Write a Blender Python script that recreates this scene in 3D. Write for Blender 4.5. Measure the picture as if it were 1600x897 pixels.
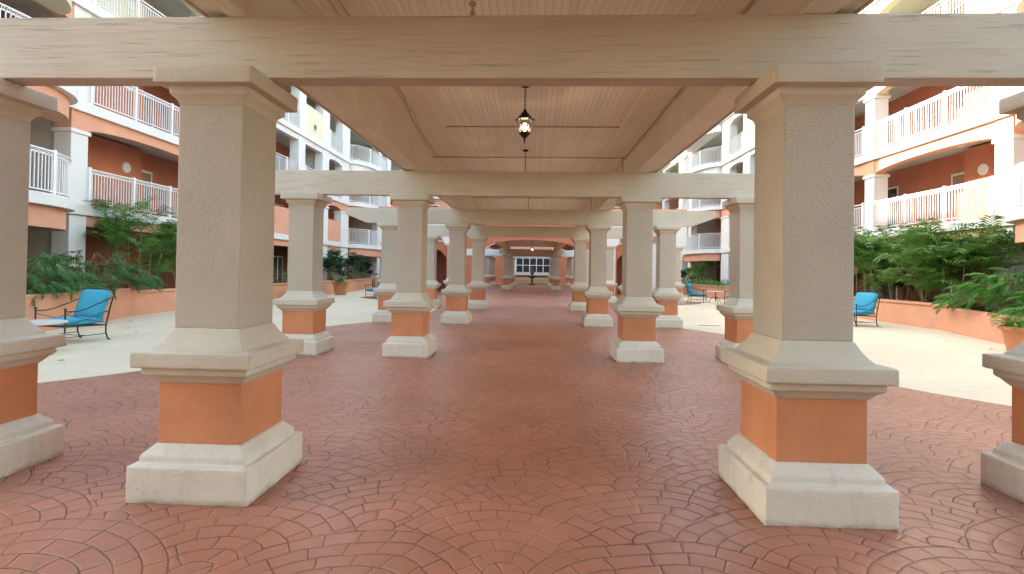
import bpy, bmesh, math, random
from math import radians as R, sin, cos, pi
from mathutils import Vector, Matrix
random.seed(7)
for o in list(bpy.data.objects): bpy.data.objects.remove(o)
C = bpy.context.scene.collection
sc = bpy.context.scene
# ------------------------------------------------------------ camera, sky, sun, exposure
YAW, PITCH, ROLL = 0.042, 0.0117, 0.0155
cam = bpy.data.cameras.new('camera'); camo = bpy.data.objects.new('camera', cam); C.objects.link(camo)
cam.sensor_width = 36; cam.lens = 36*808.3/1600; cam.shift_y = -(448.5-413.2)/1600
cam.clip_start = .05; cam.clip_end = 2000
camo.matrix_world = (Matrix.Translation((0, 0, 1.5)) @ Matrix.Rotation(YAW, 4, 'Z') @
                     Matrix.Rotation(pi/2+PITCH, 4, 'X') @ Matrix.Rotation(ROLL, 4, 'Z'))
sc.camera = camo
EL, ROT = R(24), R(-65)          # sun low over the left wing, a little ahead of the camera
w = bpy.data.worlds.new('World'); sc.world = w; w.use_nodes = True
nt = w.node_tree; sky = nt.nodes.new('ShaderNodeTexSky'); sky.sky_type = 'NISHITA'; sky.sun_disc = False
sky.sun_elevation = EL; sky.sun_rotation = ROT; sky.air_density = 1.0; sky.dust_density = 1.5; sky.ozone_density = 1.0
bg = nt.nodes['Background']; bg.inputs[1].default_value = .15
wm = nt.nodes.new('ShaderNodeMix'); wm.data_type = 'RGBA'; wm.blend_type = 'MULTIPLY'; wm.inputs[0].default_value = 1; wm.inputs[7].default_value = (1.12, 1.0, .83, 1)
nt.links.new(sky.outputs[0], wm.inputs[6]); nt.links.new(wm.outputs[2], bg.inputs[0])
sl = bpy.data.lights.new('sun', 'SUN'); sl.energy = 2.0; sl.angle = R(.5); sl.color = (1, .93, .82)
so = bpy.data.objects.new('sun', sl); C.objects.link(so)
sd = Vector((cos(EL)*sin(ROT), cos(EL)*cos(ROT), sin(EL)))
so.rotation_euler = sd.to_track_quat('Z', 'Y').to_euler()
sc.view_settings.view_transform = 'Standard'; sc.view_settings.look = 'None'; sc.view_settings.gamma = 1
sc.view_settings.exposure = 3.07
sc.render.engine = 'CYCLES'
sc.cycles.max_bounces = 10; sc.cycles.diffuse_bounces = 7; sc.cycles.glossy_bounces = 4
sc.cycles.caustics_reflective = False; sc.cycles.caustics_refractive = False

# ------------------------------------------------------------ materials
class NT:
    def __init__(s, name):
        s.m = bpy.data.materials.new(name); s.m.use_nodes = True; s.t = s.m.node_tree
        s.b = s.t.nodes['Principled BSDF']; s.out = s.t.nodes['Material Output']
    def n(s, k, **kw):
        x = s.t.nodes.new(k)
        for a, v in kw.items(): setattr(x, a, v)
        return x
    def put(s, sock, v):
        if hasattr(v, 'is_output') or isinstance(v, bpy.types.NodeSocket): s.t.links.new(v, sock)
        else: sock.default_value = v
    def math(s, op, a, b=0.0, c=None, clamp=False):
        x = s.n('ShaderNodeMath', operation=op); x.use_clamp = clamp
        s.put(x.inputs[0], a); s.put(x.inputs[1], b)
        if c is not None: s.put(x.inputs[2], c)
        return x.outputs[0]
    def pos(s):
        return s.n('ShaderNodeNewGeometry').outputs['Position']
    def objco(s):
        return s.n('ShaderNodeTexCoord').outputs['Object']
    def mapping(s, v, scale=(1, 1, 1), rot=(0, 0, 0), loc=(0, 0, 0)):
        x = s.n('ShaderNodeMapping'); s.put(x.inputs[0], v)
        x.inputs['Scale'].default_value = scale; x.inputs['Rotation'].default_value = rot; x.inputs['Location'].default_value = loc
        return x.outputs[0]
    def noise(s, v, scale, detail=3, rough=.55, out=0):
        x = s.n('ShaderNodeTexNoise'); s.put(x.inputs['Vector'], v); x.inputs['Scale'].default_value = scale
        x.inputs['Detail'].default_value = detail; x.inputs['Roughness'].default_value = rough
        return x.outputs[out]
    def ramp(s, v, a, b, lo=0.0, hi=1.0):
        x = s.n('ShaderNodeMapRange'); s.put(x.inputs[0], v)
        x.inputs[1].default_value = a; x.inputs[2].default_value = b; x.inputs[3].default_value = lo; x.inputs[4].default_value = hi
        return x.outputs[0]
    def mix(s, f, a, b, mode='MIX'):
        x = s.n('ShaderNodeMix', data_type='RGBA', blend_type=mode)
        s.put(x.inputs[0], f); s.put(x.inputs[6], a if not isinstance(a, tuple) else (*a[:3], 1)); s.put(x.inputs[7], b if not isinstance(b, tuple) else (*b[:3], 1))
        return x.outputs[2]
    def bump(s, h, strength=.5, dist=.01, normal=None):
        x = s.n('ShaderNodeBump'); s.put(x.inputs['Height'], h); x.inputs['Strength'].default_value = strength; x.inputs['Distance'].default_value = dist
        if normal is not None: s.put(x.inputs['Normal'], normal)
        return x.outputs[0]
    def fin(s, col, rough=.7, normal=None, metal=0.0, spec=.5):
        s.put(s.b.inputs['Base Color'], col if not isinstance(col, tuple) else (*col[:3], 1))
        s.put(s.b.inputs['Roughness'], rough); s.b.inputs['Metallic'].default_value = metal
        s.b.inputs['Specular IOR Level'].default_value = spec
        if normal is not None: s.put(s.b.inputs['Normal'], normal)
        return s.m

def dark(c, k): return tuple(x*k for x in c[:3])

def stucco(name, col, grain=90, strength=.55, dist=.006, rough=.8, stain=.10, edge=None):
    s = NT(name); p = s.pos()
    big = s.noise(p, 1.3, 4); mid = s.noise(p, 9, 4)
    c = s.mix(s.ramp(big, .3, .7), dark(col, 1-stain), dark(col, 1+stain*.45))
    c = s.mix(s.ramp(mid, .56, .78, 0, .22), c, dark(col, .72))
    sp = s.noise(p, 38, 2, .7)                       # little chips and specks
    c = s.mix(s.ramp(sp, .74, .78, 0, .6), c, dark(col, .45))
    g = s.noise(p, grain, 3, .65)
    h = s.math('ADD', s.math('MULTIPLY', g, 1.0), s.math('MULTIPLY', s.noise(p, 18, 2), .35))
    return s.fin(c, rough, s.bump(h, strength, dist), spec=.3)

def splash(name, col):
    """rough masonry base coat: dirt splashed up from the floor and chipped arrises"""
    s = NT(name); p = s.pos()
    sep = s.n('ShaderNodeSeparateXYZ'); s.put(sep.inputs[0], p)
    n1 = s.noise(p, 7, 5, .7); n2 = s.noise(p, 55, 3, .7); n3 = s.noise(p, 1.7, 3)
    c = s.mix(s.ramp(n3, .3, .7), dark(col, .9), col)
    dirt = s.math('MULTIPLY', s.ramp(sep.outputs[2], 0, .05, 1, 0), s.ramp(n1, .35, .6))
    c = s.mix(s.math('MULTIPLY', dirt, .75), c, (.24, .17, .11))
    c = s.mix(s.ramp(n1, .60, .74, 0, .45), c, (.40, .32, .20))
    dr = s.noise(s.mapping(p, (9, 9, .8)), 1.5, 4, .7); c = s.mix(s.ramp(dr, .55, .72, 0, .25), c, (.36, .30, .22))
    c = s.mix(s.ramp(n2, .72, .77, 0, .5), c, (.2, .16, .12))
    h = s.math('ADD', s.noise(p, 80, 3, .7), s.math('MULTIPLY', s.noise(p, 16, 3), 1.6))
    return s.fin(c, .85, s.bump(h, .6, .008), spec=.25)

def wood_paint(name, col, axis='X'):
    s = NT(name); p = s.pos()
    sc_ = (.8, 14, 14) if axis == 'X' else (14, .8, 14)
    sc2 = (2.2, 60, 60) if axis == 'X' else (60, 2.2, 60)
    g = s.noise(s.mapping(p, sc_), 1.6, 6, .65); g2 = s.noise(s.mapping(p, sc2), 1.0, 4, .7)
    crack = s.ramp(g2, .60, .70, 0, 1)
    patch = s.ramp(s.noise(p, .9, 3), .45, .65, .1, 1)
    c = s.mix(s.ramp(s.noise(p, 1.1, 4), .3, .7), dark(col, .9), dark(col, 1.05))
    c = s.mix(s.ramp(g, .52, .72, 0, .16), c, dark(col, .55))
    fine = s.noise(s.mapping(p, (3, 150, 150) if axis == 'X' else (150, 3, 150)), 1.0, 3, .7)
    c = s.mix(s.ramp(fine, .55, .70, 0, .35), c, dark(col, .5))
    c = s.mix(s.math('MULTIPLY', crack, s.math('MULTIPLY', patch, .30)), c, dark(col, .42))
    c = s.mix(s.ramp(s.noise(p, 16, 3, .7), .70, .76, 0, .5), c, (.34, .22, .09))
    h = s.math('SUBTRACT', g, s.math('MULTIPLY', crack, .8))
    return s.fin(c, .62, s.bump(h, .7, .010), spec=.3)

def beadboard(name, col):
    s = NT(name); p = s.pos()
    sep = s.n('ShaderNodeSeparateXYZ'); s.put(sep.inputs[0], p)
    x = s.math('FRACT', s.math('DIVIDE', sep.outputs[0], .066)); 
    d = s.math('MINIMUM', x, s.math('SUBTRACT', 1.0, x))
    gr = s.ramp(d, .0, .075, 1, 0)
    x2 = s.math('FRACT', s.math('DIVIDE', sep.outputs[0], .039)); d2 = s.math('MINIMUM', x2, s.math('SUBTRACT', 1.0, x2))
    bid = s.math('FLOOR', s.math('DIVIDE', sep.outputs[0], .066))
    wn = s.n('ShaderNodeTexWhiteNoise', noise_dimensions='1D'); s.put(wn.inputs['W'], bid)
    var = s.ramp(wn.outputs[0], 0, 1, .94, 1.03)
    strong = s.ramp(s.noise(s.mapping(p, (12, .35, 1)), 1.0, 3), .35, .65, .25, 1)
    c = s.mix(s.ramp(s.noise(p, .7, 4), .3, .7), dark(col, .9), dark(col, 1.04))
    hs = s.n('ShaderNodeHueSaturation'); s.put(hs.inputs['Color'], c); s.put(hs.inputs['Value'], var)
    c = s.mix(s.math('MULTIPLY', s.math('MULTIPLY', gr, strong), .55), hs.outputs[0], dark(col, .42))
    yy = s.math('FRACT', s.math('DIVIDE', s.math('ADD', sep.outputs[1], .9), 2.4))
    jn = s.ramp(s.math('MINIMUM', yy, s.math('SUBTRACT', 1.0, yy)), 0, .0015, .45, 0)
    c = s.mix(jn, c, dark(col, .55))
    c = s.mix(s.ramp(s.noise(p, 11, 4, .7), .71, .76, 0, .55), c, (.17, .12, .08))
    return s.fin(c, .6, s.bump(gr, .8, -.006), spec=.3)

def plain(name, col, rough=.5, metal=0.0, var=.08, bump=0.0, scale=6, spec=.5):
    s = NT(name); p = s.pos()
    c = s.mix(s.noise(p, scale, 4), dark(col, 1-var), dark(col, 1+var))
    nb = s.bump(s.noise(p, scale*8, 3), bump, .005) if bump else None
    return s.fin(c, rough, nb, metal, spec)

def fan_paving(name):
    """stamped concrete: fans of concentric brick courses with raked joints"""
    s = NT(name); p0 = s.pos()
    wob = s.n('ShaderNodeTexNoise'); s.put(wob.inputs['Vector'], p0); wob.inputs['Scale'].default_value = 7.5; wob.inputs['Detail'].default_value = 3
    vm = s.n('ShaderNodeVectorMath', operation='MULTIPLY_ADD'); s.put(vm.inputs[0], wob.outputs['Color']); vm.inputs[1].default_value = (.035, .035, 0); s.put(vm.inputs[2], p0)
    sep = s.n('ShaderNodeSeparateXYZ'); s.put(sep.inputs[0], vm.outputs[0])
    w1 = s.ramp(s.noise(p0, .55, 2, .5), .3, .7, -.09, .09); w2 = s.ramp(s.noise(s.mapping(p0, loc=(9, 4, 0)), .5, 2, .5), .3, .7, -.09, .09)
    X = s.math('ADD', s.math('ADD', sep.outputs[0], 100.10), w1); Y = s.math('ADD', s.math('ADD', sep.outputs[1], 100.25), w2)
    RR = .80; HR = RR/2                      # rows of fans half a radius apart, every other row shifted by one radius
    row = s.math('FLOOR', s.math('DIVIDE', Y, HR))
    def cand(rowv):
        par = s.math('MULTIPLY', s.math('FRACT', s.math('MULTIPLY', rowv, .5)), 2*RR)     # 0 or RR
        xs = s.math('SUBTRACT', X, par)
        k = s.math('ROUND', s.math('DIVIDE', xs, 2*RR))
        dx = s.math('SUBTRACT', xs, s.math('MULTIPLY', k, 2*RR))
        dy = s.math('SUBTRACT', Y, s.math('MULTIPLY', rowv, HR))
        d = s.math('SQRT', s.math('ADD', s.math('MULTIPLY', dx, dx), s.math('MULTIPLY', dy, dy)))
        return dx, dy, d, k
    r2 = row; row = s.math('SUBTRACT', row, 1.0)
    dx1, dy1, d1, k1 = cand(row); dx2, dy2, d2, k2 = cand(r2)
    ins = s.math('LESS_THAN', d1, RR)
    def sel(a, b): return s.math('ADD', s.math('MULTIPLY', a, ins), s.math('MULTIPLY', b, s.math('SUBTRACT', 1.0, ins)))
    dx, dy, d = sel(dx1, dx2), sel(dy1, dy2), sel(d1, d2); rid = sel(row, r2); kid = sel(k1, k2)
    ring_w = RR/7.0
    q = s.math('DIVIDE', d, ring_w); ri = s.math('FLOOR', q); fr = s.math('FRACT', q)
    dr = s.math('MULTIPLY', s.math('MINIMUM', fr, s.math('SUBTRACT', 1.0, fr)), ring_w)
    th = s.math('ARCTAN2', dx, dy)
    rm = s.math('ADD', s.math('MULTIPLY', ri, ring_w), ring_w*.5)
    cv = s.n('ShaderNodeCombineXYZ'); s.put(cv.inputs[0], ri); s.put(cv.inputs[1], rid); s.put(cv.inputs[2], kid)
    wn = s.n('ShaderNodeTexWhiteNoise', noise_dimensions='3D'); s.put(wn.inputs['Vector'], cv.outputs[0])
    L = .185
    arc = s.math('ADD', s.math('DIVIDE', s.math('MULTIPLY', th, rm), L), s.math('MULTIPLY', wn.outputs[0], 7.3))
    arc = s.math('ADD', arc, 50.0)
    bi = s.math('FLOOR', arc); fa = s.math('FRACT', arc)
    da = s.math('MULTIPLY', s.math('MINIMUM', fa, s.math('SUBTRACT', 1.0, fa)), L)
    dedge = s.math('ABSOLUTE', s.math('SUBTRACT', d1, RR))
    dj = s.math('MINIMUM', s.math('MINIMUM', dr, da), dedge)
    joint = s.ramp(dj, .0018, .0055, 1, 0)
    shoulder = s.ramp(dj, .004, .020, 1, 0)
    cb = s.n('ShaderNodeCombineXYZ'); s.put(cb.inputs[0], s.math('ADD', ri, s.math('MULTIPLY', bi, 13.0))); s.put(cb.inputs[1], rid); s.put(cb.inputs[2], kid)
    wb = s.n('ShaderNodeTexWhiteNoise', noise_dimensions='3D'); s.put(wb.inputs['Vector'], cb.outputs[0])
    base = (.445, .182, .112)
    c = s.mix(wb.outputs[0], dark(base, .93), dark(base, 1.07))
    c = s.mix(s.ramp(s.noise(p0, .8, 5, .6), .35, .65), dark(base, .76), c)
    ring_ = s.math('SUBTRACT', shoulder, joint); c = s.mix(s.math('MULTIPLY', ring_, s.ramp(s.noise(p0, 2.6, 3), .45, .65, 0, .35)), c, (.60, .33, .23))
    c = s.mix(s.ramp(s.noise(p0, 23, 4, .75), .66, .8, 0, .45), c, (.42, .17, .115))
    c = s.mix(s.ramp(s.noise(p0, 5.5, 4, .7), .62, .8, 0, .45), c, (.16, .065, .045))
    fade = s.ramp(s.noise(p0, 1.9, 4, .65), .36, .62, .22, 1)
    c = s.mix(s.math('MULTIPLY', s.math('MULTIPLY', joint, fade), .95), c, (.055, .020, .015))
    c = s.mix(s.ramp(s.noise(p0, 95, 2, .6), .77, .80, 0, .5), c, (.5, .38, .3))
    h = s.math('SUBTRACT', s.math('ADD', s.math('MULTIPLY', s.noise(p0, 42, 4, .7), .22), s.math('MULTIPLY', wb.outputs[0], .05)),
               s.math('ADD', s.math('MULTIPLY', joint, .8), s.math('MULTIPLY', shoulder, .35)))
    rgh = s.ramp(s.noise(p0, 9, 4, .7), .3, .7, .31, .50)
    return s.fin(c, rgh, s.bump(h, .75, .008), spec=.5)

def deck(name, col):
    s = NT(name); p = s.pos()
    c = s.mix(s.ramp(s.noise(p, .35, 5, .6), .3, .7), dark(col, .84), dark(col, 1.04))
    c = s.mix(s.ramp(s.noise(p, 3.0, 5, .7), .55, .75, 0, .4), c, dark(col, .72))
    c = s.mix(s.ramp(s.noise(p, 34, 4, .75), .60, .68, 0, .35), c, dark(col, .62))
    sep = s.n('ShaderNodeSeparateXYZ'); s.put(sep.inputs[0], p)
    a = s.math('FRACT', s.math('DIVIDE', sep.outputs[1], 3.05)); b = s.math('FRACT', s.math('DIVIDE', s.math('ADD', sep.outputs[0], .4), 3.05))
    j = s.math('MINIMUM', s.math('MINIMUM', a, s.math('SUBTRACT', 1.0, a)), s.math('MINIMUM', b, s.math('SUBTRACT', 1.0, b)))
    c = s.mix(s.ramp(j, 0, .003, .5, 0), c, dark(col, .5))
    c = s.mix(s.ramp(s.noise(p, 6.5, 2, .5), .70, .72, 0, .5), c, dark(col, .8))
    c = s.mix(s.ramp(s.noise(s.mapping(p, (.5, 3, 1)), 1.1, 5, .7), .5, .68, 0, .3), c, dark(col, .7))
    return s.fin(c, .6, s.bump(s.noise(p, 30, 4, .7), .5, .006), spec=.35)

def leaf(name, c1, c2, c3=None):
    s = NT(name); p = s.pos()
    f = s.noise(p, 2.6, 3); f2 = s.noise(p, 17, 2)
    c = s.mix(s.ramp(f, .35, .65), c1, c2)
    if c3: c = s.mix(s.ramp(f2, .62, .72, 0, .8), c, c3)
    s.fin(c, .45, None, spec=.4)
    tr = s.n('ShaderNodeBsdfTranslucent'); s.put(tr.inputs[0], c)
    mx = s.n('ShaderNodeMixShader'); mx.inputs[0].default_value = .28
    s.t.links.new(s.b.outputs[0], mx.inputs[1]); s.t.links.new(tr.outputs[0], mx.inputs[2]); s.t.links.new(mx.outputs[0], s.out.inputs[0])
    return s.m

def tiles(name):
    s = NT(name); p = s.pos()
    wv = s.n('ShaderNodeTexWave', wave_type='BANDS', bands_direction='X'); s.put(wv.inputs[0], p); wv.inputs['Scale'].default_value = 1.3
    wy = s.n('ShaderNodeTexWave', wave_type='BANDS', bands_direction='Y', wave_profile='SAW'); s.put(wy.inputs[0], p); wy.inputs['Scale'].default_value = .9
    c = s.mix(s.noise(p, 5, 3), (.42, .12, .06), (.30, .08, .05))
    h = s.math('ADD', wv.outputs[1], s.math('MULTIPLY', wy.outputs[1], .4))
    return s.fin(c, .75, s.bump(h, 1, .08))

def glass(name):
    s = NT(name); p = s.pos()
    return s.fin(s.mix(s.noise(p, .8, 2), (.015, .02, .025), (.05, .06, .065)), .06, None, spec=.8)

def emis(name, col, st):
    s = NT(name); s.fin(col, .4); s.put(s.b.inputs['Emission Color'], (*col, 1)); s.b.inputs['Emission Strength'].default_value = st
    return s.m

M = {}
M['shaft'] = stucco('taupe_stucco', (.515, .46, .375), grain=75, strength=.9, dist=.010)
M['plinth'] = splash('cream_masonry', (.70, .66, .57))
M['ledge'] = stucco('cream_stucco_trim', (.60, .55, .45), grain=70, strength=.7, dist=.010)
M['die'] = stucco('orange_stucco', (.63, .265, .13), grain=90, strength=.7, dist=.008, stain=.24)
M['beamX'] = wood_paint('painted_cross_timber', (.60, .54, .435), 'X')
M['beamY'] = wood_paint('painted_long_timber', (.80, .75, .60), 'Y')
M['ceil'] = beadboard('painted_beadboard', (.88, .87, .73))
M['fan'] = fan_paving('stamped_fan_paving')
M['deck'] = deck('cream_deck_concrete', (.73, .62, .43))
M['earthy'] = plain('outer_ground', (.22, .2, .15), .9)
M['white'] = stucco('white_stucco', (.74, .74, .71), grain=60, strength=.25, stain=.04)
M['cream'] = stucco('cream_yellow_stucco', (.72, .66, .46), grain=60, strength=.25, stain=.05)
M['salmon'] = stucco('salmon_stucco', (.70, .36, .235), grain=60, strength=.25, stain=.06)
M['terra'] = stucco('terracotta_stucco', (.53, .20, .115), grain=60, strength=.25, stain=.08)
M['shaded_terra'] = stucco('shade_darkened_terracotta', (.22, .075, .05), grain=60, strength=.2)  # recess shade put into the colour, a darkened terracotta
M['return'] = stucco('sky_block_grey', (.13, .12, .11), grain=60, strength=.2)  # dark neutral grey for the added sky-blocking wall, keeps its bounce low
M['planter'] = stucco('planter_stucco', (.68, .34, .21), grain=50, strength=.35, stain=.10)
M['soffit'] = plain('grey_soffit', (.50, .51, .46), .8)
M['rail'] = plain('white_rail_paint', (.78, .78, .77), .35, var=.03)
M['trim'] = plain('white_trim', (.75, .75, .72), .5, var=.03)
M['glass'] = glass('dark_glass')
M['door'] = plain('tan_door', (.34, .20, .11), .5)
M['iron'] = plain('dark_iron', (.045, .038, .032), .45, metal=.6, scale=30)
M['black'] = plain('black_lantern_metal', (.018, .013, .010), .4, metal=.4, scale=30)
M['teal'] = plain('turquoise_fabric', (.045, .34, .48), .9, var=.12, bump=.3, scale=9)
M['stone'] = plain('pale_stone_top', (.62, .58, .52), .4)
M['soil'] = plain('dark_soil', (.05, .032, .02), .95, bump=.8)
M['pot'] = stucco('terracotta_pot', (.50, .21, .10), grain=40, strength=.3, stain=.15)
M['palm'] = leaf('palm_green', (.06, .17, .03), (.16, .29, .05), (.28, .30, .08))
M['phil'] = leaf('broad_leaf_green', (.025, .12, .03), (.09, .23, .05), (.17, .29, .07))
M['dkleaf'] = leaf('dark_leaf_green', (.008, .04, .012), (.022, .085, .022))
M['fern'] = leaf('fern_green', (.04, .17, .02), (.09, .27, .03))
M['stem'] = plain('tan_stem', (.26, .21, .09), .7, var=.25)
M['tile'] = tiles('barrel_roof_tile')
M['bulb'] = emis('lit_bulb', (1, .66, .32), 2.0)
M['lglass'] = None
s = NT('lantern_glass'); s.fin((.75, .58, .32), .15); s.b.inputs['Transmission Weight'].default_value = 1; s.b.inputs['Alpha'].default_value = .35; M['lglass'] = s.m
M['conduit'] = plain('painted_conduit', (.50, .40, .30), .5)
M['fstone'] = plain('weathered_fountain_stone', (.14, .10, .07), .8, bump=.4)
M['step'] = plain('tan_step_stone', (.50, .38, .20), .7, var=.2)
M['mull'] = plain('white_window_frame', (.8, .8, .82), .4, var=.02)

# ------------------------------------------------------------ mesh helpers
class MB:
    def __init__(s): s.v = []; s.f = []
    def add(s, vs, fs):
        b = len(s.v); s.v += [tuple(v) for v in vs]; s.f += [tuple(i+b for i in f) for f in fs]
    def box(s, x0, y0, z0, x1, y1, z1):
        if x0 > x1: x0, x1 = x1, x0
        if y0 > y1: y0, y1 = y1, y0
        s.add([(x0,y0,z0),(x1,y0,z0),(x1,y1,z0),(x0,y1,z0),(x0,y0,z1),(x1,y0,z1),(x1,y1,z1),(x0,y1,z1)],
              [(0,3,2,1),(4,5,6,7),(0,1,5,4),(1,2,6,5),(2,3,7,6),(3,0,4,7)])
    def sq(s, prof):
        """stack of square rings (half, z)"""
        vs = []; fs = []
        for h, z in prof: vs += [(-h,-h,z),(h,-h,z),(h,h,z),(-h,h,z)]
        for i in range(len(prof)-1):
            for k in range(4):
                a = i*4+k; b = i*4+(k+1) % 4; fs.append((a, b, b+4, a+4))
        n = len(prof)-1; fs.append((3,2,1,0)); fs.append((n*4, n*4+1, n*4+2, n*4+3)); s.add(vs, fs)
    def lathe(s, prof, c=(0,0,0), n=16):
        vs = []; fs = []
        for r, z in prof:
            for k in range(n): a = 2*pi*k/n; vs.append((c[0]+r*cos(a), c[1]+r*sin(a), c[2]+z))
        for i in range(len(prof)-1):
            for k in range(n): a = i*n+k; b = i*n+(k+1) % n; fs.append((a, b, b+n, a+n))
        fs.append(tuple(reversed(range(n)))); m = (len(prof)-1)*n; fs.append(tuple(range(m, m+n))); s.add(vs, fs)
    def tube(s, pts, r, n=6):
        pts = [Vector(p) for p in pts]; vs = []; fs = []; m = len(pts)
        for i, p in enumerate(pts):
            t = (pts[min(i+1, m-1)]-pts[max(i-1, 0)]).normalized()
            u = t.cross(Vector((0,0,1)) if abs(t.z) < .9 else Vector((1,0,0))).normalized(); v = t.cross(u)
            rr = r[i] if isinstance(r, (list, tuple)) else r
            for k in range(n): a = 2*pi*k/n; vs.append(p+u*rr*cos(a)+v*rr*sin(a))
        for i in range(m-1):
            for k in range(n): a = i*n+k; b = i*n+(k+1) % n; fs.append((a, a+n, b+n, b))
        fs.append(tuple(range(n))); fs.append(tuple(reversed(range((m-1)*n, m*n)))); s.add(vs, fs)
    def ext(s, poly, axis, a, b):
        """extrude a 2D polygon along axis ('x': poly=(y,z), 'y': poly=(x,z), 'z': poly=(x,y))"""
        def P(u, w, t): return {'x': (t,u,w), 'y': (u,t,w), 'z': (u,w,t)}[axis]
        n = len(poly); vs = [P(u,w,a) for u,w in poly]+[P(u,w,b) for u,w in poly]
        fs = [tuple(range(n)), tuple(reversed(range(n, 2*n)))]+[(i, i+n, (i+1) % n+n, (i+1) % n) for i in range(n)]
        s.add(vs, fs)
    def build(s, name, mat, parent=None, bevel=0, smooth=False, seg=2, bang=30, worn=0):
        me = bpy.data.meshes.new(name); me.from_pydata(s.v, [], s.f)
        bm = bmesh.new(); bm.from_mesh(me); bmesh.ops.recalc_face_normals(bm, faces=bm.faces)
        if bevel:
            es = [e for e in bm.edges if len(e.link_faces) == 2 and e.calc_face_angle(0) > R(bang)]
            bmesh.ops.bevel(bm, geom=es, offset=bevel, segments=seg, affect='EDGES', profile=.6, clamp_overlap=True)
        if worn:
            from mathutils import noise as mn
            for _ in range(3):
                le = [e for e in bm.edges if e.calc_length() > .05]
                if le: bmesh.ops.subdivide_edges(bm, edges=le, cuts=2, use_grid_fill=True)
            bm.normal_update()
            for v in bm.verts:
                p = v.co; e_ = 1-abs(max(abs(v.normal.x), abs(v.normal.y), abs(v.normal.z)))      # stronger on the arrises
                a = worn*(.35+4.5*min(e_, .3))*(mn.noise(p*9)+.7*mn.noise(p*27))
                if p.z > .004: v.co = p+v.normal*(a-worn*e_*1.2)
        bm.to_mesh(me); bm.free()
        if worn:
            for p in me.polygons: p.use_smooth = True
            me.set_sharp_from_angle(angle=R(38))
        if smooth:
            for p in me.polygons: p.use_smooth = True
        me.materials.append(mat); o = bpy.data.objects.new(name, me); C.objects.link(o)
        if parent is not None: o.parent = parent
        return o
def raw(name, vs, fs, mat, parent=None, smooth=False):
    me = bpy.data.meshes.new(name); me.from_pydata(vs, [], fs)
    if smooth:
        for p in me.polygons: p.use_smooth = True
    me.materials.append(mat); o = bpy.data.objects.new(name, me); C.objects.link(o)
    if parent is not None: o.parent = parent
    return o
def tag(o, label=None, cat=None, group=None, kind=None):
    if label: o['label'] = label
    if cat: o['category'] = cat
    if group: o['group'] = group
    if kind: o['kind'] = kind
    return o
def empty(name, loc=(0,0,0), rz=0):
    o = bpy.data.objects.new(name, None); C.objects.link(o); o.location = loc; o.rotation_euler = (0,0,rz); o.empty_display_size = .2
    return o
def dup(o, parent=None):
    kids = list(o.children); c = o.copy(); C.objects.link(c)
    if parent is not None: c.parent = parent
    for k in kids: dup(k, c)
    return c

CX = -.18
# ------------------------------------------------------------ the ground
g = MB(); g.box(-300, -300, -.5, 300, 300, -.05); tag(g.build('outer_ground', M['earthy']), kind='structure')
g = MB(); g.box(-16.2, -20, -.3, 15.9, 61, 0); tag(g.build('courtyard_deck', M['deck']), kind='structure')
# brown path with scalloped plaza edge
half = [(-12, 8), (-7, 8), (-3, 8), (0, 7.6), (3, 7.2), (5.0, 6.7), (6.1, 5.95), (6.95, 5.32), (7.8, 4.95), (8.4, 5.15), (9.3, 5.5), (10.4, 5.65), (11.6, 5.5), (12.8, 5.0),
        (13.6, 4.6), (14.3, 4.2), (15.0, 3.6), (16, 3.3), (19, 3.3), (21, 3.6), (22.5, 4.6), (24, 6.5), (26, 8.5), (28, 8.5), (31, 8.5), (36, 8.5), (46, 8.5), (58, 8.5)]
def spl(p, n=4):
    out = []
    for i in range(len(p)-1):
        p0 = p[max(i-1, 0)]; p1 = p[i]; p2 = p[i+1]; p3 = p[min(i+2, len(p)-1)]
        for k in range(n):
            t = k/n
            out.append(tuple(.5*((2*p1[j])+(-p0[j]+p2[j])*t+(2*p0[j]-5*p1[j]+4*p2[j]-p3[j])*t*t+(-p0[j]+3*p1[j]-3*p2[j]+p3[j])*t**3) for j in range(2)))
    out.append(p[-1]); return out
hh = spl(half)
vs = []; fs = []
for i, (y, h) in enumerate(hh): vs += [(CX-h-.12, y, .004), (CX+h, y, .004)]
for i in range(len(hh)-1): fs.append((2*i, 2*i+1, 2*i+3, 2*i+2))
tag(raw('paved_path', vs, fs, M['fan']), kind='structure')

# ------------------------------------------------------------ pergola (covered walkway)
ROWS = [3.5443+5.5*k for k in range(-1, 4)]
XI = (-2.147, 1.785); XO = (-4.053, 3.665)
PB = MB(); PB.sq([(.390,0),(.390,.234),(.345,.240),(.345,.285),(.283,.347)])
PD = MB(); PD.sq([(.2735,.345),(.2735,.740)])
PL = MB(); PL.sq([(.280,.737),(.318,.785),(.345,.800),(.345,.845),(.386,.850),(.386,.948),(.305,.956),(.300,.972),(.255,1.030),(.225,1.088)])
PC = MB(); PC.sq([(.2190,2.566),(.232,2.600),(.262,2.628),(.262,2.675),(.327,2.679),(.327,2.790)])
PS = MB(); PS.sq([(.2194,1.086),(.2194,2.570)])
proto = None
def column(x, y, parent, top=None):
    global proto
    if proto is None:
        proto = PS.build('column', M['shaft'], parent, .010)
        PB.build('plinth', M['plinth'], proto, .014, seg=3, worn=.004); PD.build('pedestal', M['die'], proto, .008)
        PL.build('ledge', M['ledge'], proto, .011, seg=3, worn=.0025); PC.build('capital', M['ledge'], proto, .010, worn=.0015)
        c = proto
    else: c = dup(proto, parent)
    c.parent = parent; c.location = (x, y, 0); return c
perg = tag(empty('pergola', (0, 0, 0)), 'long beige timber roofed pergola on rows of square tapered masonry columns with orange pedestals', 'pergola')
ZB, ZT = 2.790, 3.217
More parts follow.
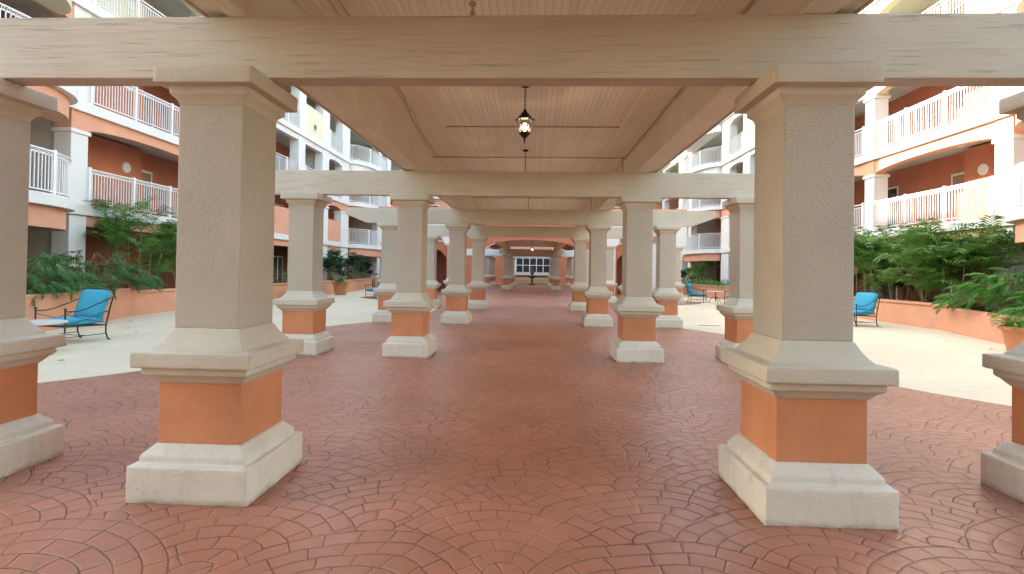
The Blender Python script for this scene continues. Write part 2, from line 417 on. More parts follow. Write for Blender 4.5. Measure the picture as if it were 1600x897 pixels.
for y in ROWS:
    for x in XI+XO: column(x, y, perg)
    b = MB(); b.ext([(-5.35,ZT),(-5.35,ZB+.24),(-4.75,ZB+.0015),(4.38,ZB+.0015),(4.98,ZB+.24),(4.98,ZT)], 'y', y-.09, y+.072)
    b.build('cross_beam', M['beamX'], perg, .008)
YE = 22.2
ZC = 3.68
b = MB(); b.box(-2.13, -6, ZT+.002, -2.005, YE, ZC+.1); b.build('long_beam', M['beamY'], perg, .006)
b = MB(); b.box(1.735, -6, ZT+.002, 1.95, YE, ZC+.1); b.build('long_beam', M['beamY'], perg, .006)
for x0, x1 in ((-2.30, -2.133), (1.953, 2.10)):
    b = MB(); b.box(x0, -6, ZT+.03, x1, YE, ZT+.055); b.build('soffit_board', M['beamY'], perg)
for x0, x1 in ((-2.325, -2.302), (2.102, 2.125)):
    b = MB(); b.box(x0, -6.1, ZT+.02, x1, YE+.1, ZC+.16); b.build('fascia', M['conduit'], perg)
b = MB(); b.box(-2.003, -6, ZC, 1.733, YE, ZC+.04); b.build('ceiling', M['ceil'], perg)
b = MB(); b.ext([(-2.36,3.86),(CX,4.75),(2.16,3.86),(2.16,3.80),(CX,4.69),(-2.36,3.80)], 'y', -6.2, YE+.2); b.build('roof', M['tile'], perg)
# electrical conduits and drop pipes on the ceiling
def pipe(pts, r=.009): 
    b = MB(); b.tube(pts, r); return b.build('conduit', M['conduit'], perg, smooth=True)
pipe([(-1.36, 7.78, ZC-.012), (1.25, 7.78, ZC-.012)]); pipe([(-1.995, 9.9, ZC-.012), (1.72, 9.9, ZC-.012)])
pipe([(-1.60, 3.7, ZC-.012), (-1.66, 6.4, ZC-.012), (-1.80, 7.4, ZC-.012), (-1.86, 9.6, ZC-.012)], .006)
pipe([(-1.68, 3.7, ZC-.012), (-1.72, 5.2, ZC-.012), (-1.70, 7.1, ZC-.012), (-1.93, 9.2, ZC-.012)], .004)
pipe([(1.70, 3.7, ZC-.012), (1.70, 9.9, ZC-.012)], .007)
pipe([(1.66, 9.9, ZC-.012), (1.66, 9.9, ZT+.05)], .012)
pipe([(1.66, 15.2, ZC-.012), (1.66, 15.2, ZT+.05)], .012); pipe([(-1.9, 15.5, ZC-.012), (1.7, 15.5, ZC-.012)], .008)

# ------------------------------------------------------------ hanging lanterns
def lantern(x, y, z_top, ceil, lit=True):
    t = empty('hanging_lantern', (x, y, 0))
    n = 6
    b = MB(); b.lathe([(.052, ceil-.002), (.05, ceil-.02), (.015, ceil-.035)], n=12)
    b.build('ceiling_rose', M['black'], t, smooth=True)
    ch = MB(); z = ceil-.03; i = 0
    while z > z_top+.02:
        a = (.009, 0) if i % 2 else (0, .009)
        ch.tube([(a[0], a[1], z), (a[0], a[1], z-.034)], .0032, 5); ch.tube([(-a[0], -a[1], z), (-a[0], -a[1], z-.034)], .0032, 5)
        ch.tube([(a[0], a[1], z), (-a[0], -a[1], z)], .0032, 5); z -= .028; i += 1
    ch.build('chain', M['black'], t)
    c = MB(); c.lathe([(.006, z_top+.03), (.014, z_top+.015), (.018, z_top), (.035, z_top-.02), (.062, z_top-.05), (.085, z_top-.085), (.118, z_top-.102), (.118, z_top-.113), (.09, z_top-.116)], n=n)
    c.build('cap', M['black'], t)
    f = MB()
    for k in range(n):
        a = 2*pi*k/n; f.tube([(.090*cos(a), .090*sin(a), z_top-.112), (.055*cos(a), .055*sin(a), z_top-.262)], .0042, 5)
    f.build('frame', M['black'], t)
    gl = MB(); gl.lathe([(.086, z_top-.114), (.052, z_top-.262)], n=n); gl.build('glass_panel', M['lglass'], t)
    h = MB(); h.lathe([(.066, z_top-.258), (.070, z_top-.268), (.052, z_top-.285), (.036, z_top-.305), (.014, z_top-.325), (.008, z_top-.338), (.013, z_top-.350), (.006, z_top-.362), (.008, z_top-.372), (.002, z_top-.39)], n=12)
    h.build('finial', M['black'], t, smooth=True)
    for k, (dz, r) in enumerate(((-.165, .024), (-.215, .016))):
        bb = MB(); bb.lathe([(.003, dz+r+z_top), (r*.8, dz+r*.5+z_top), (r, dz+z_top), (r*.8, dz-r*.6+z_top), (.003, dz-r+z_top)], n=12)
        if k == 0: bb.build('bulb', M['bulb'], t, smooth=True)
        else: bb.build('candle', M['bulb'], t, smooth=True)
    l = bpy.data.lights.new('lantern_light', 'POINT'); l.energy = 1.6; l.color = (1, .78, .52); l.shadow_soft_size = .03
    lo = bpy.data.objects.new('lantern_light', l); C.objects.link(lo); lo.parent = t; lo.location = (0, 0, z_top-.19)
    return t
GL = 'lanterns hanging along the walkway'
tag(lantern(-.13, 6.05, 3.375, ZC), 'lit black six sided lantern on a chain, nearest and largest below the beadboard ceiling', 'lantern', GL)
tag(lantern(CX, 9.32, 3.22, ZC+.0), 'black lantern whose rose and chain drop out of sight behind the second cross beam', 'lantern', GL)
tag(lantern(CX, 14.85, 3.2, ZC), 'black lantern hung behind the third cross beam, only its chain showing', 'lantern', GL)

# ------------------------------------------------------------ second pergola, gateway and far end
far = tag(empty('pergola', (0, 41, 0)), 'far shaded pergola with white outer columns and tiled side roofs beyond the orange arch', 'pergola')
for i, y in enumerate((41.0, 46.5, 52.0)):
    for x in XI: column(x, y-41, far)
    if i:
        for x in (-4.15, 3.55): column(x, y-41, far)
    b = MB(); b.ext([(-2.75,3.2),(-2.75,ZB+.1),(-2.6,ZB+.002),(2.25,ZB+.002),(2.4,ZB+.1),(2.4,3.2)], 'y', y-41-.09, y-41+.072); b.build('cross_beam', M['beamX'], far, .01)
for x0, x1, nm in ((-4.45, -3.9, 'l'), (3.3, 3.85, 'r')):
    b = MB(); b.box(x0, 5.3, 2.792, x1, 13.5, 3.35); b.build('side_beam', M['white'], far, .01)
for x0, x1 in ((-6.2, -2.78), (2.42, 5.8)):
    b = MB(); b.box(x0, 5.0, 2.793, x1, 5.25, 3.352); b.build('side_beam', M['white'], far, .01)
for sx in (-1, 1):
    b = MB(); b.ext([(CX+sx*3.9, 3.56), (CX+sx*3.9, 3.62), (CX+sx*2.4, 4.3), (CX+sx*2.4, 4.22)], 'y', 5.5, 13.8); b.build('tile_roof', M['tile'], far)
    b = MB(); b.box(CX+sx*2.32, -9.4, 3.25, CX+sx*2.0, 12.4, 3.7); b.build('long_beam', M['beamY'], far)
b = MB(); b.box(CX-2.4, -9.5, 3.72, CX+2.4, 7.0, 3.8); b.build('ceiling', M['ceil'], far)
b = MB(); b.ext([(CX-2.6, 3.82), (CX, 4.9), (CX+2.6, 3.82), (CX, 4.8)], 'y', -9.5, 7.0); b.build('roof', M['tile'], far)
tag(lantern(CX+.05, 38.0, 3.25, 3.72), 'small lit black lantern far away beneath the arched opening', 'lantern', GL)

def arch_poly(x0, x1, z0, zt, spring, rise, n=18, ow=None):
    """fascia outline between x0..x1, top zt, bottom arch springing at 'spring' and rising 'rise'; ow = (a,b) arch opening"""
    a, b = ow or (x0, x1); c = (a+b)/2; h = (b-a)/2
    pts = [(x0, zt), (x0, z0)]
    if a > x0: pts.append((a, z0))
    if spring > z0: pts.append((a, spring))
    for k in range(1, n):
        t = pi-pi*k/n; pts.append((c+h*cos(t), spring+rise*sin(t)))
    if spring > z0: pts.append((b, spring))
    if b < x1: pts.append((b, z0))
    pts += [(x1, z0), (x1, zt)]
    return pts
gw = tag(empty('arched_gateway', (0, 26.2, 0)), 'terracotta wall with a wide low arch crossing the walkway, white arches at its sides', 'gateway')
b = MB(); b.ext(arch_poly(-3.45, 3.1, 2.62, 4.4, 2.622, .44, ow=(-2.52, 2.12)), 'y', 0, .3); b.build('arch_wall', M['terra'], gw, .01)
for x in (-2.98, 2.62):
    b = MB(); b.box(x-.17, .02, .0, x+.17, .28, 2.618); b.build('pier', M['ledge'], gw, .01)
for sx in (-1, 1):
    a, bb = sorted((CX+sx*3.66, CX+sx*7.6)); aa, ab = sorted((CX+sx*4.3, CX+sx*6.9))
    b = MB(); b.ext(arch_poly(a, bb, 2.795, 4.0, 2.80, .7, ow=(aa, ab)), 'y', -.72, -.45); b.build('side_arch', M['white'], gw, .01)
    b = MB(); b.box(a-.1, -.74, 4.002, bb+.1, -.43, 4.15); b.build('cornice', M['white'], gw)
    b = MB(); b.box(a, -.70, 4.152, bb, -.47, 4.6); b.build('parapet', M['salmon'], gw)
for x in (-4.053, 3.665, -7.3, 6.9): column(x, -.6, gw)
for sx, la in ((-1, 'low orange pavilion with a dark opening and tiled roof left of the gateway'), (1, 'low orange pavilion with a dark opening and tiled roof right of the gateway')):
    pv = tag(empty('garden_pavilion', (CX+sx*6.6, 34, 0)), la, 'pavilion', 'small tiled pavilions beside the walkway')
    b = MB(); b.ext([(-2.2,0),(-2.2,3.3),(2.2,3.3),(2.2,0),(1.0,0),(1.0,2.3),(.6,2.75),(0,2.9),(-.6,2.75),(-1.0,2.3),(-1.0,0)], 'y', 0, .3); b.build('wall', M['terra'], pv)
    b = MB(); b.box(-2.3, -.1, 3.302, 2.3, .4, 3.5); b.build('cornice', M['white'], pv)
    b = MB(); b.ext([(-.3, 3.502), (3.6, 3.502), (1.6, 4.5)], 'x', -2.5, 2.5); b.build('roof', M['tile'], pv)
    b = MB(); b.box(-1.6, 1.6, 0, 1.6, 1.7, 3.2); b.build('inner_wall', M['shaded_terra'], pv)
    for xx in (-1.3, 1.3):
        b = MB(); b.box(xx-.17, -.25, 0, xx+.17, -.02, 3.3); b.build('pilaster', M['white'], pv, .01)

# ------------------------------------------------------------ apartment wings
LV = [3.30, 6.50, 9.70, 12.90, 16.10]
POSTS = [(9.0,9.6),(15.1,15.7),(21.2,21.8),(26.6,27.2),(30.2,31.1),(33.7,34.8),(37.2,38.7),(46.0,46.9),(48.7,50.0),(55.5,56.4)]
class Wing:
    """everything in local coords: u = distance out of the facade toward the court (mapped to +-x), y along, z up"""
    def __init__(s, fx, sx, root, shift=0.0): s.fx, s.sx, s.root, s.sh = fx, sx, root, shift
    def X(s, u): return s.fx+s.sx*u
    def box(s, b, u0, y0, z0, u1, y1, z1): b.box(s.X(u0), y0, z0, s.X(u1), y1, z1)
def railing_along(b, pts, z, H_=1.17, pitch=.115, rings=False, posts=None):
    """pts: polyline (x,y); railing standing at height z"""
    P = [Vector((p[0], p[1], 0)) for p in pts]
    def bar(z0, z1, w):
        for a, c in zip(P[:-1], P[1:]):
            d = (c-a).normalized(); n = Vector((-d.y, d.x, 0))*w/2
            vs = [a-n, c-n, c+n, a+n]
            b.add([(v.x, v.y, z0) for v in vs]+[(v.x, v.y, z1) for v in vs], [(0,3,2,1),(4,5,6,7),(0,1,5,4),(1,2,6,5),(2,3,7,6),(3,0,4,7)])
    bar(z+H_-.035, z+H_, .055); bar(z+H_-.145, z+H_-.120, .035); bar(z+.075, z+.105, .035)
    lens = [(c-a).length for a, c in zip(P[:-1], P[1:])]; T = sum(lens)
    def at(t):
        for a, c, l in zip(P[:-1], P[1:], lens):
            if t <= l+1e-6: return a+(c-a)*(t/l), (c-a).normalized()
            t -= l
        return P[-1], (P[-1]-P[-2]).normalized()
    n = max(2, int(T/pitch))
    for k in range(n+1):
        p, d = at(T*k/n); w = .011
        b.box(p.x-w, p.y-w, z+.1, p.x+w, p.y+w, z+H_-.125)
        if rings and k < n:
            q, d = at(T*(k+.5)/n); m = 10; ro, ri, zc = .043, .030, z+H_-.0775; nn = Vector((-d.y, d.x, 0))*.008
            vs = []
            for sg in (-1, 1):
                for r_ in (ro, ri):
                    for j in range(m):
                        a = 2*pi*j/m; v = q+d*(r_*cos(a))+nn*sg; vs.append((v.x, v.y, zc+r_*sin(a)))
            fs = []
            for j in range(m):
                j2 = (j+1) % m
                fs += [(j, j2, m+j2, m+j), (2*m+j, 3*m+j, 3*m+j2, 2*m+j2), (j, 2*m+j, 2*m+j2, j2), (m+j, m+j2, 3*m+j2, 3*m+j)]
            b.add(vs, fs)
    np_ = max(1, round(T/1.95))
    for k in range(np_+1):
        p, d = at(T*k/np_); w = .045
        b.box(p.x-w, p.y-w, z, p.x+w, p.y+w, z+H_+.04)
DEP = 2.3
def wing(fx, sx, root, sh):
    W = Wing(fx, sx, root)
    posts = [(a+sh*(1 if a < 25 else 0), c+sh*(1 if a < 25 else 0)) for a, c in POSTS]
    y0, y1 = posts[0][0]-6, 59.0
    # shell: back wall per storey, slabs, roof
    zs = [0]+LV
    for i in range(5):
        z0 = zs[i]; z1 = zs[i+1]
        b = MB(); W.box(b, -DEP-.25, y0, z0+.001, -DEP, y1, z1-.28); b.build('back_wall', M['shaded_terra'] if i == 0 else M['terra'] if i < 3 else M['cream'], root)
    for i, z in enumerate(LV):
        b = MB(); W.box(b, -DEP-.2, y0, z-.279, -.06, y1, z-.03); b.build('floor_slab', M['soffit'], root)
        b = MB(); W.box(b, -.06+.003, y0, z-.28, .10, y1, z+.04); b.build('slab_edge', M['white'], root, .012)
    b = MB(); W.box(b, -12, y0, 16.3, -.3, y1, 16.6); b.build('roof', M['tile'], root)
    b = MB(); W.box(b, -.295, y0, 16.15, -.05, y1, 17.4); b.build('parapet', M['cream'], root)  # unseen; height added so the left one shades the right wing higher up
    b = MB(); W.box(b, -12, y0, 0, -11.8, y1, 16.3); b.build('rear_wall', M['cream'], root)
    if sx > 0:      # unseen block added on the left wing, casts shade on the far right wing
        b = MB(); W.box(b, -9, 38.4, 16.62, -.1, y1, 27); b.build('added_sun_block', M['cream'], root)
    # posts
    for pi_, (a, c) in enumerate(posts):
        m = .275
        b = MB(); W.box(b, -.55, a, 0, 0, c, LV[0]-.28)
        for z in LV[:-1]: pass
        b.build('post', M['white'], root, .012)
        for i in range(4):
            z0 = LV[i]+.04; z1 = LV[i+1]-.281; cap = z0+2.18
            b = MB(); W.box(b, -.55, a, z0, 0, c, cap); b.build('post', M['white'], root, .012)
            if i < 1 or pi_ < 3:
                b = MB(); W.box(b, -.60, a-.06, cap+.001, .05, c+.06, cap+.12); b.build('post_capital', M['white'], root, .015)
                b = MB(); W.box(b, -.55, a, cap+.121, -.004, c, z1); b.build('post_head', M['salmon'] if i == 0 else M['white'], root, .008)
            else:
                b = MB(); W.box(b, -.55, a, cap+.001, 0, c, z1); b.build('post_head', M['white'], root)
    # bays
    for k in range(len(posts)-1):
        a = posts[k][1]; c = posts[k+1][0]; mid = (a+c)/2; wdt = c-a
        curved = k in (0, 6)
        near = k in (0, 1)
        # ground fascia
        col0 = M['salmon']
        if not curved:
            b = MB(); W.box(b, -.35, a-.002, LV[0]-.62, -.02, c+.002, LV[0]-.281); b.build('fascia', col0, root)
        for i in range(4):
            z = LV[i]; zt = LV[i+1]
            fm = M['salmon'] if i == 0 or (i == 1 and k < 1) else (M['cream'] if i < 3 and k < 2 else M['white'])
            if curved:
                r = 1.35
                cy = mid-(0 if k == 0 else 0); hw = (c-a)/2-(.35 if k == 0 else .02)
                arc = [(W.X(r*sin(t)-.05), mid-hw*cos(t)) for t in [pi*j/16 for j in range(17)]]
                def plate(r0, z0, z1, mat, nm):
                    pts = [(W.X(r0*sin(t)), mid-(hw+(r0-r))*cos(t)) for t in [pi*j/20 for j in range(21)]]
                    bb = MB(); bb.ext(pts, 'z', z0, z1); bb.build(nm, mat, root, .01)
                plate(r+.10, z-.275, z+.035, M['white'], 'balcony_slab')
                plate(r-.10, z-.85, z-.28, M['salmon'] if i < 2 else fm, 'balcony_fascia')
                bb = MB(); railing_along(bb, arc, z+.035, rings=near and i < 2); bb.build('railing', M['rail'], root)
            else:
                solid = (k in (3, 5) and i == 0) 
                wall = (k == 4 and i == 2)
                if solid:
                    b = MB(); W.box(b, -.25, a, z+.04, -.03, c, z+1.55); b.build('parapet', M['salmon'], root, .01)
                elif wall:
                    b = MB(); W.box(b, -.25, a, z+.04, -.03, c, z+1.9); b.build('infill_wall', M['cream'], root, .01)
                    b = MB(); W.box(b, -.03, mid-.25, z+.55, .02, mid+.25, z+.95); f = b.build('vent', M['trim'], root)
                    b = MB(); W.box(b, .021, mid-.2, z+.6, .024, mid+.2, z+.9); b.build('grille', M['glass'], f)
                else:
                    b = MB(); railing_along(b, [(W.X(.03), a+.03), (W.X(.03), c-.03)], z+.04, rings=k == 1 and i < 2); b.build('railing', M['rail'], root)
            # head fascia of this storey
            if (k in (1, 2, 5, 7) or (curved and i > 0)) :
                sp = z+2.33; rise = zt-.62-sp
                b = MB(); b.ext([(y_, z_) for y_, z_ in arch_poly(a-.002, c+.002, sp, zt-.279, sp+.001, rise)], 'x', W.X(-.35), W.X(-.03))
                b.build('arch_fascia', fm, root, 0)
            elif k != 0:
                b = MB(); W.box(b, -.35, a-.002, zt-.60, -.03, c+.002, zt-.281); b.build('fascia', fm if i != 1 else M['white'], root)
        # things on the back wall
        for i in range(5):
            z = 0 if i == 0 else LV[i-1]+.0
            u = -DEP
            if k == 1:
                ly = 18.65 if sx < 0 else 19.5
                d0 = ly+.95
                b = MB(); W.box(b, u+.002, d0, z+.01, u+.06, d0+.95, z+2.15); f = b.build('door', M['trim'], root)
                b = MB(); W.box(b, u+.062, d0+.1, z+.02, u+.075, d0+.85, z+2.05); b.build('door_panel', M['door'], f)
                b = MB(); W.box(b, u+.002, ly-2.2, z-.0+.01, u+.45, ly+.8, z+2.85); b.build('wall_projection', M['terra'] if i < 3 else M['cream'], root)
                if i:
                    b = MB(); cc = MB(); n = 16; yy = ly; 
                    vs = []
                    for uu, rr in ((u+.451, .21), (u+.49, .20), (u+.495, .15)):
                        for j in range(n): t = 2*pi*j/n; vs.append((W.X(uu), yy+rr*cos(t), z+1.98+rr*sin(t)))
                    fs = [(q*n+j, q*n+(j+1) % n, q*n+n+(j+1) % n, q*n+n+j) for q in range(2) for j in range(n)]+[tuple(range(2*n, 3*n))]
                    cc.add(vs, fs); cc.build('wall_light', M['trim'], root)
                    b = MB(); b.lathe([(.12, 0), (.11, -.06), (.05, -.10)], (W.X(-1.2), mid, z+2.9), 12); b.build('ceiling_light', M['trim'], root)
            elif i == 0 or curved or k % 2 == 0:
                ww = min(1.8, wdt*.5)
                b = MB(); W.box(b, u+.002, mid-ww/2, z+.25, u+.05, mid+ww/2, z+2.2); f = b.build('window', M['trim'], root)
                for q in range(2):
                    b = MB(); W.box(b, u+.051, mid-ww/2+.07+q*ww/2, z+.32, u+.056, mid-.07+q*ww/2+.0, z+2.12); b.build('pane', M['glass'], f)
            else:
                b = MB(); W.box(b, u+.002, mid-.5, z+.01, u+.06, mid+.5, z+2.15); f = b.build('door', M['trim'], root)
                b = MB(); W.box(b, u+.062, mid-.42, z+.02, u+.07, mid+.42, z+2.05); b.build('door_panel', M['door'], f)
        # cross walls between recesses
        b = MB()
        for i in range(5):
            z0 = zs[i]; W.box(b, -DEP, posts[k][0]+.15, z0+.002, -.552, posts[k][0]+.35, zs[i+1]-.281)
        if k in (1, 3, 5, 7): b.build('party_wall', M['soffit'], root)
lw = tag(empty('apartment_building', (-14.1, 30, 0)), 'white and salmon balconied apartment wing along the left side of the courtyard', 'apartment building', 'apartment wings round the court')
rw = tag(empty('apartment_building', (13.75, 30, 0)), 'sunlit white and salmon balconied apartment wing along the right side of the courtyard', 'apartment building', 'apartment wings round the court')
wing(-14.1, 1, lw, 0.0); wing(13.75, -1, rw, .35)
for r_ in (lw, rw):
    for ch in r_.children: ch.matrix_parent_inverse = Matrix.Translation(-r_.location)

# unseen wall added behind the camera, blocks sky light from the near column fronts
b = MB(); b.box(.3, -39, 0, 27.5, -37.6, 16); o = b.build('unseen_sky_block', M['return'], lw)
# far end building
fb = tag(empty('apartment_building', (0, 59.5, 0)), 'far apartment block closing the court, with a wide white gridded window behind the fountain', 'apartment building', 'apartment wings round the court')
b = MB(); b.box(-17, 0, 0, 17, 6, 3.28); b.build('ground_wall', M['terra'], fb)
b = MB(); b.box(-17, .3, 3.30, 17, 6, 9.68); b.build('middle_wall', M['salmon'], fb)
b = MB(); b.box(-17, .3, 9.70, 17, 6, 19.2); b.build('upper_wall', M['cream'], fb)
for z in (3.285, 6.5, 9.68, 12.9, 16.1, 19.2):
    b = MB(); b.box(-17, -.15, z, 17, .298, z+.3); b.build('cornice', M['white'], fb)
for x in (-12, -9, -6, 6, 9, 12):
    b = MB(); b.box(x-.3, -.1, 0, x+.3, .0-.002, 3.28); b.build('post', M['white'], fb)
    for z in (3.6, 6.8, 10.0, 13.2, 16.4):
        b = MB(); b.box(x-1.0, .22, z+.6, x+.9, .298, z+2.2); f = b.build('window', M['trim'], fb)
        b = MB(); b.box(x-.9, .20, z+.7, x+.8, .218, z+2.1); b.build('pane', M['glass'], f)
b = MB(); b.box(-2.5, -.3, 1.0, 2.35, -.002, 3.25); f = b.build('window', M['mull'], fb)
b = MB(); b.box(-2.0, -.34, 1.30, 1.85, -.302, 2.95); b.build('pane', M['glass'], f)
b = MB()
for k in range(6): x = -2.0+k*3.85/5; b.box(x-.04, -.38, 1.28, x+.04, -.342, 2.97)
for z in (1.30, 2.12, 2.95): b.box(-2.04, -.379, z-.035, 1.89, -.343, z+.035)
b.build('frame', M['mull'], f)
st = tag(empty('stone_steps', (CX, 58.6, 0)), 'low tan stone steps below the far gridded window', 'steps')
for k in range(4):
    b = MB(); b.box(-2.7, -3.2+k*.7, 0, 2.7, .5, .18*(k+1)); b.build('step', M['step'], st, .01)
ft = tag(empty('fountain', (CX+.03, 54.2, 0)), 'small dark tiered fountain in front of the far window', 'fountain')
b = MB(); b.lathe([(.35,0),(.35,.1),(.12,.2),(.10,.62),(.2,.72)]); b.build('pedestal', M['fstone'], ft, smooth=True)
b = MB(); b.lathe([(.12,.71),(.35,.78),(.47,.98),(.43,.98),(.1,.85)]); b.build('bowl', M['fstone'], ft, smooth=True)
b = MB(); b.lathe([(.08,.86),(.06,1.05),(.18,1.15),(.2,1.3),(.12,1.45),(.16,1.58),(.08,1.75),(.01,1.85)]); b.build('spout', M['fstone'], ft, smooth=True)

# ------------------------------------------------------------ planters
def planter(front, back_x, h, label, cap=.05, group='orange planter walls'):
    n = len(front); sgn = 1 if back_x > 0 else -1
    t = empty('planter', (front[0][0], front[0][1], 0)); ox, oy = front[0]
    def off(d):
        out = []
        for i, p in enumerate(front):
            a = Vector(front[max(i-1, 0)]); c = Vector(front[min(i+1, n-1)]); dd = (c-a).normalized(); nn = Vector((dd.y, -dd.x))
            if nn.x*sgn < 0: nn = -nn
            out.append((p[0]+nn.x*d-ox, p[1]+nn.y*d-oy))
        return out
    w0, w1 = off(0), off(.22)
    b = MB(); b.ext(w0+w1[::-1], 'z', 0, h-.07); b.build('wall', M['planter'], t, .008)
    c0, c1 = off(-cap), off(.27)
    b = MB(); b.ext(c0+c1[::-1], 'z', h-.069, h); b.build('coping', M['planter'], t, .014)
    s0 = off(.222); b = MB(); b.ext(s0+[(back_x-ox, s0[-1][1]), (back_x-ox, s0[0][1])], 'z', .01, h-.14); b.build('soil', M['soil'], t)
    tag(t, label, 'planter', group); return t
LP = spl([(-11.9,6.2),(-11.2,7.6),(-10.85,9.2),(-10.8,11.06),(-11.15,12.9),(-11.72,14.6)], 4)
planter(LP, -14.0, .82, 'bulging orange planter wall behind the nearest turquoise chair', .0)
planter([(-11.80,14.55),(-11.82,20),(-11.82,25.9)], -14.0, .73, 'straight salmon planter wall under the tall palms on the left')
planter(spl([(-12.0,25.85),(-11.6,28.5),(-11.5,32.1),(-12.2,37),(-12.6,40)], 4), -14.0, .75, 'curving salmon planter wall behind the left terracotta pot')
planter([(-12.4,40.2),(-12.4,56)], -14.0, .75, 'far planter wall at the end of the left wing')
RP = spl([(11.7,6.6),(11.0,8.0),(10.6,9.8),(10.63,11.85),(11.0,13.4),(11.50,14.85)], 4)
planter(RP, 13.65, .66, 'bulging orange planter wall behind the right terracotta pot', .0)
planter([(11.52,14.80),(11.5,18),(11.5,27)], 13.65, .74, 'straight salmon planter wall under the tall palms on the right')
planter(spl([(11.9,26.95),(11.2,30),(10.7,33),(10.4,36.5),(11.2,38),(12.2,39)], 4), 13.65, .78, 'curving salmon planter wall behind the far turquoise chairs')
planter([(12.3,39.4),(12.3,56)], 13.65, .75, 'far planter wall at the end of the right wing')

# ------------------------------------------------------------ foliage
def frond(V, F, base, az, L, rise, droop, nl=20, ll=.32, lw=.022, rng=random, up0=1.2):
    p = Vector(base); el = up0*rise; step = L/nl; d_az = rng.uniform(-.1, .1)
    for i in range(nl):
        t = i/nl
        e = el-droop*t*t*1.9; a = az+d_az*t
        d = Vector((cos(e)*cos(a), cos(e)*sin(a), sin(e))); q = p+d*step
        side = d.cross(Vector((0,0,1)));
        side = side.normalized() if side.length > .01 else Vector((1,0,0))
        n = side.cross(d)
        # rachis
        b = len(V); w_ = .007*(1-t)+.002
        V += [p-side*w_, p+side*w_, q+side*w_, q-side*w_]; F.append((b, b+1, b+2, b+3))
        if t > .18:
            l = ll*math.sin(pi*min(1, .15+t*.92))**.6*rng.uniform(.8, 1.15)
            for sg in (-1, 1):
                ld = (side*sg*.8+d*.62+n*rng.uniform(-.05, .35)).normalized()
                tip = q+ld*l+Vector((0,0,-l*l*rng.uniform(.5, 1.3)))
                m = q+ld*l*.5+Vector((0,0,-l*.04))
                ww = d*lw
                b = len(V); V += [q-ww*.4, q+ww*.4, m+ww, m-ww, tip]
                F += [(b, b+1, b+2, b+3), (b+3, b+2, b+4)]
        p = q
def palm_clump(x, y, z, h, n_st, n_fr, label, mat='palm', spread=.7, L=1.5, ll=.34, cat='palm', group='feathery palms in the planters', lw=.02, name='areca_palm', seed=0, nl=20):
    rng = random.Random(seed*31+5)
    t = empty(name, (x, y, z)); V = []; F = []; sb = MB()
    for s_ in range(n_st):
        a = rng.uniform(0, 2*pi); r = spread*math.sqrt(rng.random()); bx, by = r*cos(a), r*sin(a); hh_ = h*(.08+.64*rng.random()**.8)
        lean = Vector((bx, by, 0))*rng.uniform(.1, .35)
        top = Vector((bx+lean.x, by+lean.y, hh_))
        sb.tube([(bx, by, -.1), (bx+lean.x*.4, by+lean.y*.4, hh_*.5), top], [.018, .015, .010], 5)
        for k in range(n_fr):
            az = rng.uniform(0, 2*pi); frond(V, F, top-Vector((0,0,rng.uniform(0, hh_*.35))), az, L*rng.uniform(.6, 1.1), rng.uniform(.6, 1.22), rng.uniform(.6, 1.4), nl, ll, lw, rng)
    sb.build('stem', M['stem'], t, smooth=True); raw('fronds', V, F, M[mat], t)
    V = []; F = []
    for k in range(7): frond(V, F, Vector((rng.uniform(-spread, spread), rng.uniform(-spread, spread), h*rng.uniform(.15, .45))), rng.uniform(0, 2*pi), L*.8, rng.uniform(.2, .7), 1.7, nl, ll*.7, lw*.6, rng)
    raw('dry_fronds', V, F, M['stem'], t)
    tag(t, label, cat, group); return t
def lobed_leaf(V, F, base, az, el, L, wd, rng, lobes=6):
    """a drooping split leaf: narrow central blade with separate finger lobes both sides"""
    d0 = Vector((cos(el)*cos(az), cos(el)*sin(az), sin(el))); side = d0.cross(Vector((0,0,1))).normalized(); n = side.cross(d0)
    roll = rng.uniform(-.5, .5); side, n = side*cos(roll)+n*sin(roll), n*cos(roll)-side*sin(roll)
    pts = [base+d0*L*(i/lobes)-n*(L*.35*(i/lobes)**2) for i in range(lobes+1)]
    st = L/lobes
    for i in range(lobes):
        a, c = pts[i], pts[i+1]; t = (i+.5)/lobes
        b = len(V); w0 = L*.05; V += [a-side*w0, a+side*w0, c+side*w0*.8, c-side*w0*.8]; F.append((b, b+1, b+2, b+3))
        w_ = wd*(math.sin(pi*(.20+.72*t))**.8)
        for sg in (-1, 1):
            out = (side*sg*.9+d0*(.30+.7*t)).normalized(); k = rng.uniform(.8, 1.15)
            tip = c+out*w_*k-n*(w_*.35); q = a+out*w_*.5*k-n*(w_*.02); h = d0*st*.34
            b = len(V); V += [a+d0*st*.1, a+d0*st*.85, q+h+d0*st*.35, q-h+d0*st*.35, tip]
            F += [(b, b+1, b+2, b+3), (b+3, b+2, b+4)]
    tip = pts[-1]+d0*st*1.3-n*st*.5; b = len(V); V += [pts[-1]-side*L*.045, pts[-1]+side*L*.045, tip]; F.append((b, b+1, b+2))
